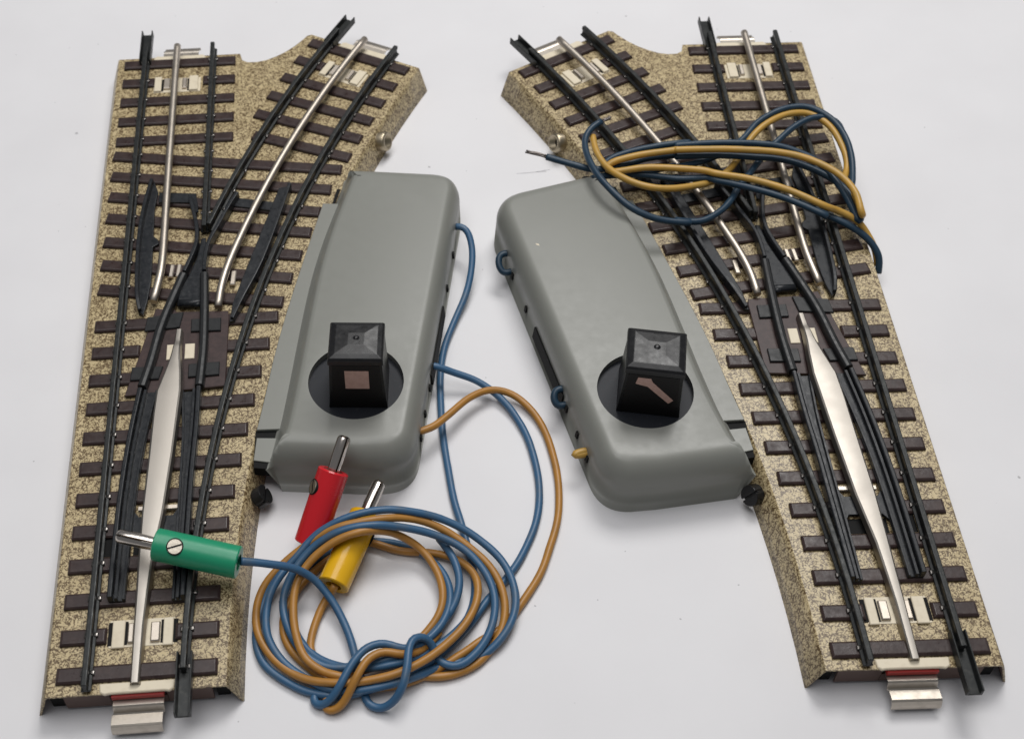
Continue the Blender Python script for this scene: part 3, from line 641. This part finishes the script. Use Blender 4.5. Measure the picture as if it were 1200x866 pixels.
# ------------------------------------------------------------------ wires and plugs
W = {
 'blue_red': [(-1.68,185.11,5.5), (-0.39,184.57,6), (3.84,183.97,4.5), (9.36,182.52,3), (14.78,178.26,1.5), (18.55,171.88,0.8), (20.8,163,0.8), (21.22,154.47,0.8), (19.97,147.28,0.8), (17.07,140.34,0.8), (13.99,135.36,0.9), (9.91,130.16,1.2), (5.92,124.14,1.6), (0.45,118.11,1.8), (-4.87,114.66,1.8), (-12.73,111.27,1.6), (-18.5,110.38,1.2), (-23.82,111.42,0.9), (-28.74,114.03,0.8), (-32.73,117.72,0.8), (-34.27,122.49,0.8), (-33.21,129.26,1.8), (-31.17,133.45,3.2), (-27.89,136.48,5), (-23.23,141.03,7.5), (-17.09,143.63,9.8), (-10.46,145.22,9.8), (-4.92,145.75,8.4), (1.8,145.26,6), (7.96,142.5,4), (12.89,137.78,2.8), (15.05,131.82,2.6), (14.94,126.67,2.4), (12.87,122.25,2.2), (8.21,118.16,1), (1.5,116.46,1), (-4.85,113.16,2.5), (-11.62,110.98,3), (-18.47,110.96,2), (-23.86,113.38,1.8), (-28.8,116.98,2.2), (-31.61,121.41,2.8), (-32.28,126.02,3.2), (-31.66,130.71,3.6), (-29.76,134.43,4.2), (-27.5,137.85,4), (-26.18,140.35,3.4), (-25.28,142.24,3.3), (-24.88,143.16,3.3)],
 'blue_green': [(5.2,225.15,7.5), (6.38,224.77,8), (7.76,223.9,7.6), (8.9,220.47,6), (8.59,214.21,4), (7.31,208.41,2.5), (5.09,202.82,1.5), (2.69,195.75,0.9), (1.38,188.45,0.8), (1.3,178.93,0.8), (1.67,169.79,0.8), (2.81,159.93,0.8), (3.93,152.54,0.8), (5.06,148.02,0.8), (6.32,142.32,0.8), (7.42,136.44,0.8), (7.54,131.98,0.8), (5.98,126.34,0.9), (1.55,121.38,1.2), (-3.28,117.54,2.4), (-8.02,115.72,3.2), (-12.79,115.19,2.6), (-17.62,115.92,1.8), (-22.01,117.9,1.2), (-25.71,121.71,1), (-27.94,127.19,1), (-27.45,132.8,1), (-24.16,138.86,1), (-18.1,142.75,1), (-12.45,143.62,0.9), (-7.31,142.85,1), (-2.2,140.31,1.2), (1.42,135.7,1.6), (2.75,130.71,2), (1.7,125.45,2.6), (-1.4,120.94,3.2), (-5.39,118.11,3.6), (-10.16,116.42,3), (-15.47,115.82,2.2), (-20.81,115.95,1.8), (-25.48,119.3,2.2), (-28.16,123.99,2.4), (-29.28,129.28,2.8), (-27.77,133.92,4.5), (-24.26,138.24,6.6), (-18.64,140.51,9.6), (-13.13,141.51,10.2), (-7.67,142.15,8.6), (-0.47,141.97,6), (5.65,139.45,4.4), (9.87,134.24,3.4), (11.19,128.82,3), (10.47,123.45,2.8), (7.93,118.92,2.4), (3.87,115.66,2.2), (0.44,116.84,2), (-0.61,119.26,3), (-2.19,120.23,5), (-4.19,119.71,6), (-5.22,116.95,6.4), (-5.3,114.07,6.4), (-5.92,110.79,5.6), (-7.52,108.7,3), (-10.07,107.93,1), (-12.6,108.9,0.9), (-13.27,110.6,0.9), (-13.87,113.4,1), (-14.92,116.79,1.2), (-15.93,120.72,1.6), (-17.69,125.33,2), (-20.24,129.6,3.2), (-23.42,132.72,5.2), (-27.11,133.11,8.5), (-31.71,132.65,11), (-36.53,131.99,13)],
 'blue_twist': [(-21.48,111.73,0.8), (-22.64,110.72,0.8), (-22.56,109.31,0.8), (-21.3,108.48,1.1), (-19.69,108.83,2), (-17.71,110.84,4.2), (-15.3,115.22,5.2), (-12.87,118.2,5), (-9.62,119.32,4.6), (-6.44,118.38,4), (-3.27,119.58,3), (0.5,123.97,2), (3.54,128.61,2.4), (4.55,133.26,3), (3.13,138.91,3.2), (0.65,143.23,2.4)],
 'ochre': [(-4.2,167.04,5.5), (-2.95,166.99,6), (-0.65,168.26,5.6), (2.76,171.8,5), (7.38,177.31,4), (12.05,180.14,3), (16.66,179.72,2), (20.56,176.13,1.2), (23.2,170.71,0.8), (24.89,162.96,0.8), (25.3,155.48,0.8), (24.49,148.25,0.8), (22.75,142.26,0.8), (20.57,136.43,0.8), (17.64,131.33,0.8), (12.45,124.21,0.8), (8.58,121.72,1), (4.74,118.68,1.2), (-0.11,115.5,1.2), (-5.41,113.05,1), (-12.78,112.01,0.9), (-19.15,112.92,0.9), (-24.09,116.43,0.9), (-27.51,119.99,0.9), (-29.07,123.54,1), (-28.82,128.32,1.2), (-25.57,134.45,1.4), (-20.25,140.01,1.2), (-14.13,143.25,1.2), (-7.29,141.33,1), (0.62,140.24,1.6), (5.64,137.55,2.2), (7.87,133.66,2.8), (7.8,129.05,3.2), (5.89,124.26,3.6), (2.6,120.01,4), (-1.67,116.21,4.4), (-6.91,113.38,4.4), (-12.65,112.03,4), (-18.43,111.92,3.4), (-22.97,112.75,2.6), (-27.09,114.74,2), (-31.03,118.15,2), (-33.6,122.45,2), (-34.38,127.2,2.2), (-33.46,131.81,2.8), (-30.94,135.2,4), (-27.11,138.23,5.6), (-22.67,140.76,7.4), (-19.01,141.87,9), (-11.54,143.18,9.6), (-4.93,144.74,7.4), (0.66,143.99,5.4), (6.24,140.67,3.8), (10.62,136.38,2.8), (12.83,131.13,2.2), (12.9,125.29,1.6), (10.58,120.22,1), (6.83,116.29,0.9), (2.54,114.47,0.9), (-0.12,114.2,0.9), (-4.89,114.48,1), (-10.16,113.75,1.4), (-14.31,112.6,2.4), (-17.85,113.28,3.4), (-20.63,114.09,3.2), (-24.36,116.9,3.2), (-26.15,120.94,3.6), (-27.05,126.03,4.2), (-26.61,131.73,5), (-24.13,135.8,6.6), (-19.45,138.76,8.8), (-14.75,140.16,10), (-10.98,141.27,8.6), (-7.17,141.83,6), (-2.73,139.9,3.8), (0.04,135.96,2.8), (1.32,131.12,2.4), (0.79,127.01,2), (-2.22,122.91,1.2), (-7.04,118.57,1.6), (-13.37,115.29,1.6), (-18.72,115.64,1), (-22.27,117.54,1), (-23.74,119.96,0.9), (-23.42,124.16,0.9), (-21.99,128.88,1.2), (-20.46,130.99,2.4), (-19.29,132.01,4.2)],
 'ochre_twist': [(-19.1,111.54,0.8), (-20.34,109.85,0.8), (-20.53,108.28,0.8), (-19.55,107.56,0.9), (-18.13,107.86,1.3), (-16.91,108.77,2.2), (-15.63,110.53,4), (-14.26,112.73,5.6), (-12.42,115.9,5.4), (-9.58,117.42,5), (-6.42,116.95,4.4), (-2.74,118.69,3), (0.49,122.87,1.8)],
 'r_ochre': [(38.27,247.24,15.5), (38.66,242.23,15.5), (40.6,236.59,15.5), (44.47,232.12,15.8), (50.1,229.21,15.8), (56.17,229.65,15), (64.3,232.9,13.5), (60.57,232.78,13), (65.03,234.14,12.5), (70.26,238.82,12.2), (74.51,245.2,12.5), (76.66,248.36,13.5), (80.86,252.57,14.5), (87.05,256.09,14.5), (92.25,256.62,14), (96.13,253.37,13.5), (98.36,247.69,12.5), (99.12,242.86,11.5), (98.33,238.93,11), (97.01,235.91,11.5), (96.79,232.92,12.5), (97.82,228.49,13), (98.18,222.47,13.5), (97.54,220.36,14.6), (97.14,222.4,15.6), (96.88,226.78,16), (93.93,232.65,16.4), (87.59,237.46,16.8), (80.7,239.54,17), (68.83,240.65,17), (56.76,240.52,17), (57.86,240.82,16.8), (48.73,239.58,16.4), (42.34,238.05,15.6), (40.34,237.01,14.8), (41.94,235.73,14.5), (44.91,235.86,15), (49.69,236.23,15.5), (56.71,235.34,16), (64.03,233.99,16.2), (64.9,233.24,16.4), (73.48,230.97,16.4), (81.85,227.54,16), (90.12,223.23,14.8), (92.41,224.02,13.2), (97.44,222.19,11.5), (99.63,220.44,9.5), (101.61,217.11,7), (102.4,215.09,4)],
 'r_blue_tip': [(26.95,241.23,14.5), (33.18,238.81,14.2), (37.94,237.43,13.8), (44.09,238.69,13.8), (51.6,241.24,14), (58.87,241.59,14.5), (57.09,240.83,14.8), (66.22,241.09,14.8), (75.31,240.69,14.5), (83.11,239.86,14.2), (89.44,237.34,13.6), (94.79,233.1,13), (97.91,227.67,12.4), (98.51,223.17,12), (97.49,221.1,12), (96.74,224.36,12.5), (94.91,231.11,13.4), (90.75,238.84,14.4), (83.32,242.7,15.6), (75.52,243.78,16), (66.42,243.98,16), (57.26,243.4,15.8), (61.53,244.67,15.6), (54.2,244.12,15.2), (46.81,242.61,14.6), (41.83,240.73,14), (40.05,239.17,13.4), (41.63,237.37,13), (46.38,236.66,13.2), (51.04,235.56,13.6), (57.94,233.61,14.2), (64.21,233.45,14.6), (65.02,232.49,15), (73.51,229.55,15), (81.85,225.96,14.6), (90.05,221.46,13.6), (88,224.73,12.4), (95.31,221.22,11), (100.01,218.29,9), (102.2,215.14,6.5), (102.28,213.13,3.5)],
 'r_blue_loop': [(40.49,250.26,17.5), (38.29,249.02,17), (36.45,246.12,16.5), (36.07,241.14,16.5), (37.62,233.23,17), (40.95,227.05,16.8), (45.33,222.55,15.6), (51.7,220.3,14), (58.85,220.42,13), (55.14,221.71,12.5), (61.03,221.54,12.2), (66.18,224.83,12.2), (69.63,229.04,12.2), (71.54,232.86,12), (75.35,238.09,12), (78.86,243.22,12.2), (82.8,247.57,13), (87.76,252.18,13.8), (93.83,255.23,14.2), (98.17,254.37,13.6), (99.51,248.02,12.6), (99.84,242.06,11.4), (99.16,237.35,10.8), (97.85,233.85,10.8), (97.56,231.91,11.4), (98.42,233.65,11.8), (99.33,237.82,12), (99.9,242.53,12.6), (99.58,248.03,13.4), (96.87,254.39,14.4), (91.65,257.93,15), (85.93,257.42,15), (79.23,253.69,14.2), (74.97,248.5,13.4), (69.99,244.24,13), (63.51,241.14,12.6), (57.21,239.42,12.6), (57.7,239.86,12.6), (51.44,238.14,12.6), (45.25,236.88,12.6), (39.78,236.5,12.6), (37.3,235.65,12.6)],
 'r_tip_bare': [(22.13,242.53,15), (24.26,242.28,14.8), (26.95,241.23,14.5)],
 'r_loop_bare': [(40.49,250.26,17.5), (41.74,250.83,17.8), (42.59,250.95,18)],
 'green': [(-59.75,137.07,15.2), (-52.56,134.98,14.4), (-36.78,131.71,13)],
 'red': [(-17.61,157.46,17.5), (-19.93,152.34,13.2), (-24.87,141.53,3.6)],
 'yellow': [(-10.74,154.01,6.5), (-13.94,146.97,5.5), (-19.78,132.1,3.6)],
}

def wire(name, key, r, m, label, cat, group=None, parent=None):
    b = MB(); pts = spline(W[key], .9)
    pts = [p+Vector((mnoise.noise(p*.13)*.10, mnoise.noise(p*.16+Vector((9, 3, 1)))*.10, 0)) if 2 < i < len(pts)-3 else p for i, p in enumerate(pts)]
    b.tube(pts, r, 14, rr=[r*(1+.05*mnoise.noise(p*.5)) for p in pts])
    o = b.build(name, m, parent)
    if label: o['label'] = label; o['category'] = cat
    if group: o['group'] = group
    return o
w1 = wire('wire', 'blue_red', .78, M['blue'], 'blue coiled wire leaving the left grey box beside the ochre one', 'wire', 'coiled wires')
w2 = wire('wire', 'blue_green', .78, M['blue'], 'blue coiled wire that ends in the green plug, leaving the left grey box far back', 'wire', 'coiled wires')
wire('wire_twist', 'blue_twist', .78, M['blue'], None, None, parent=w1)
w3 = wire('wire', 'ochre', .78, M['ochre'], 'orange brown wire of the coil that ends in the yellow plug', 'wire', 'coiled wires')
wire('wire_twist', 'ochre_twist', .78, M['ochre'], None, None, parent=w3)
w4 = wire('wire', 'r_blue_tip', .8, M['navy'], 'dark blue wire whose bare tip points left above the right grey box', 'wire', 'loose wires on the right turnout')
w5 = wire('wire', 'r_blue_loop', .8, M['navy'], 'dark blue wire dipping in a big loop at the front of the bundle', 'wire', 'loose wires on the right turnout')
w6 = wire('wire', 'r_ochre', .8, M['mustard'], 'mustard yellow wire looping over the rails of the right turnout', 'wire', 'loose wires on the right turnout')
for key, p in (('r_tip_bare', w4), ('r_loop_bare', w5)):
    b = MB(); pts = spline(W[key], .8)
    for k in range(4):
        b.tube([q+Vector((.22*math.cos(k*1.6+i*.5), .22*math.sin(k*1.6+i*.5), .2*math.sin(k*2+i*.4))) for i, q in enumerate(pts)], .2, 6)
    b.build('bare_strands', M['copper'], p)

def plug(key, m, name, label, screw_dir, r=3.1):
    tip, front, back = [Vector(p) for p in W[key]]
    ax = (back-front).normalized(); 
    t = empty(name, back, 0, label, 'plug', 'plugs of the coiled wires')
    F = lambda p: Vector(p)-back
    side = Vector(screw_dir); side = (side-ax*side.dot(ax)).normalized(); w = side.cross(ax)
    b = MB(); L_ = (back-front).length; rings = []
    sec = [(1.2, 1.75), (.0, 2.0), (0, r-.25), (.25, r), (L_-.2, r), (L_, r-.2), (L_, 1.6), (L_-3, 1.5)]
    N_ = 40
    for d, rr_ in sec: rings.append([b.v(F(front)+ax*d+(side*math.cos(2*pi*j/N_)+w*math.sin(2*pi*j/N_))*rr_) for j in range(N_)])
    for r0, r1 in zip(rings, rings[1:]):
        for j in range(N_): b.face((r0[j], r0[(j+1) % N_], r1[(j+1) % N_], r1[j]), True)
    b.face(rings[0]); b.face(rings[-1])
    sl = b.build('sleeve', m, t)
    md = sl.modifiers.new('e', 'EDGE_SPLIT'); md.split_angle = math.radians(40)
    # split pin: four leaves around a dark core
    pl = (front-tip).length; b = MB()
    for q in range(4):
        a0 = q*pi/2+.16; a1 = (q+1)*pi/2-.16; rr = []
        for d, k in ((1.2, 1.0), (.0, 1.0), (-pl*.3, 1.08), (-pl*.6, 1.1), (-pl*.9, 1.08), (-pl*.97, .92), (-pl, .6)):
            rr.append([b.v(F(front)+ax*d+(side*math.cos(a)+w*math.sin(a))*1.25*k*f) for f, a in ([(1, a0+(a1-a0)*i/6) for i in range(7)]+[(.45, a1-(a1-a0)*i/6) for i in range(7)])])
        for r0, r1 in zip(rr, rr[1:]):
            for j in range(14): b.face((r0[j], r0[(j+1) % 14], r1[(j+1) % 14], r1[j]), True)
        b.face(rr[0]); b.face(rr[-1])
    pin = b.build('pin', M['steel'], t)
    md = pin.modifiers.new('e', 'EDGE_SPLIT'); md.split_angle = math.radians(40)
    b = MB(); b.tube([F(front)+ax*1.0, F(front)+ax*.15], 1.75, 20); b.build('pin_collar', M['brass'], t)
    # side screw over a dark disc that paints the shade of its bore
    c = F(front)+ax*(L_*.27)
    def disc(h0, h1, r_, nm, mm, par, slot=False):
        b = MB(); e = ax; g = w
        if not slot:
            b.tube([c+side*h0, c+side*h1], r_, 22)
        else:
            d0 = (e*math.cos(.5)+g*math.sin(.5)); d1 = side.cross(d0)
            P = [c+d0*x+d1*y for x, y in ((-r_, -.17), (r_, -.17), (r_, .17), (-r_, .17))]
            lo = [b.v(p+side*h0) for p in P]; hi = [b.v(p+side*h1) for p in P]
            for i in range(4): b.face((lo[i], lo[(i+1) % 4], hi[(i+1) % 4], hi[i]))
            b.face(hi); b.face(lo)
        return b.build(nm, mm, par)
    bore = disc(r-1.6, r+.04, 1.62, 'screw_bore_shade', M['dark'], t)
    s_ = disc(r-1.5, r+.10, 1.38, 'screw', M['screw'], t)
    disc(r-.5, r+.13, 1.36, 'screw_slot_shade', M['dark'], s_, True)  # dark bar laid on the head, shade of the slot as colour
    return t
plug('green', M['green'], 'plug', 'green plug lying across the rails of the left turnout', (-.12, -.35, .9))
plug('red', M['red'], 'plug', 'red plug leaning on the front of the left grey box', (-.95, -.3, .35))
plug('yellow', M['yellow'], 'plug', 'yellow plug lying under the top turns of the wire coil', (.8, -.4, -.5))

# ------------------------------------------------------------------ table top, camera, light
b = MB()
g = [(-1500, -900), (1500, -900), (1500, 1500), (-1500, 1500)]
vv = [b.v((x, y, 0)) for x, y in g]; b.face(vv)
tab = b.build('table_top', M['table']); tab['kind'] = 'structure'
for cx, cy, ln, rot in ((24.6, 251.6, 7.5, .1), (27.6, 252.2, 3.5, .25), (-39.3, 113.0, .9, .4)):
    b = MB(); n_ = 7
    up_ = [((i/n_-.5)*ln, .10+.16*random.random()*(1-abs(2*i/n_-1))) for i in range(n_+1)]; dn = [((i/n_-.5)*ln, -.06-.14*random.random()*(1-abs(2*i/n_-1))) for i in range(n_, -1, -1)]
    ca, sa = math.cos(rot), math.sin(rot)
    b.prism([(cx+x*ca-y*sa, cy+x*sa+y*ca) for x, y in up_+dn], .002, .03); b.build('scuff_mark', M['scuff'], tab)

cam = bpy.data.cameras.new('camera'); co = bpy.data.objects.new('camera', cam); COL.objects.link(co); sc.camera = co
cam.sensor_width = 36.0; cam.lens = 1584.19/1200*36.0; cam.shift_x = 0.0756976; cam.clip_start = .5; cam.clip_end = 500
pitch, roll, hh = 0.887096, 0.00756549, 231.204
fwd = Vector((0, math.cos(pitch), -math.sin(pitch))); up0 = Vector((0, math.sin(pitch), math.cos(pitch))); rt0 = Vector((1, 0, 0))
# the image is turned by +roll: image right axis = cos r * right - sin r * up
rt = rt0*math.cos(roll)-up0*math.sin(roll); up = rt0*math.sin(roll)+up0*math.cos(roll)
co.matrix_world = Matrix(((rt.x, up.x, -fwd.x, 0), (rt.y, up.y, -fwd.y, 0), (rt.z, up.z, -fwd.z, hh*S), (0, 0, 0, 1)))
cam.dof.use_dof = True
cam.dof.focus_distance = 27.5
cam.dof.aperture_fstop = 0.35

world = bpy.data.worlds.new('World'); sc.world = world; world.use_nodes = True
bg = world.node_tree.nodes['Background']; bg.inputs['Color'].default_value = (.93, .95, 1, 1); bg.inputs['Strength'].default_value = 0.16
def area(name, loc, target, size, power, col=(1, 1, 1)):
    l = bpy.data.lights.new(name, 'AREA'); l.shape = 'RECTANGLE'; l.size, l.size_y = size; l.energy = power; l.color = col
    o = bpy.data.objects.new(name, l); COL.objects.link(o); o.location = loc
    d = Vector(target)-Vector(loc); o.rotation_euler = d.to_track_quat('-Z', 'Y').to_euler(); return o
area('ceiling_lamp', (14, 58, 66), (4, 20, 0), (34, 24), 32000, (1, .985, .965))
area('room_light', (-8, 22, 80), (0, 20, 0), (60, 50), 31000, (.995, .985, .985))

sc.render.engine = 'CYCLES'
sc.view_settings.view_transform = 'Standard'; sc.view_settings.look = 'None'; sc.view_settings.exposure = 0; sc.view_settings.gamma = 1
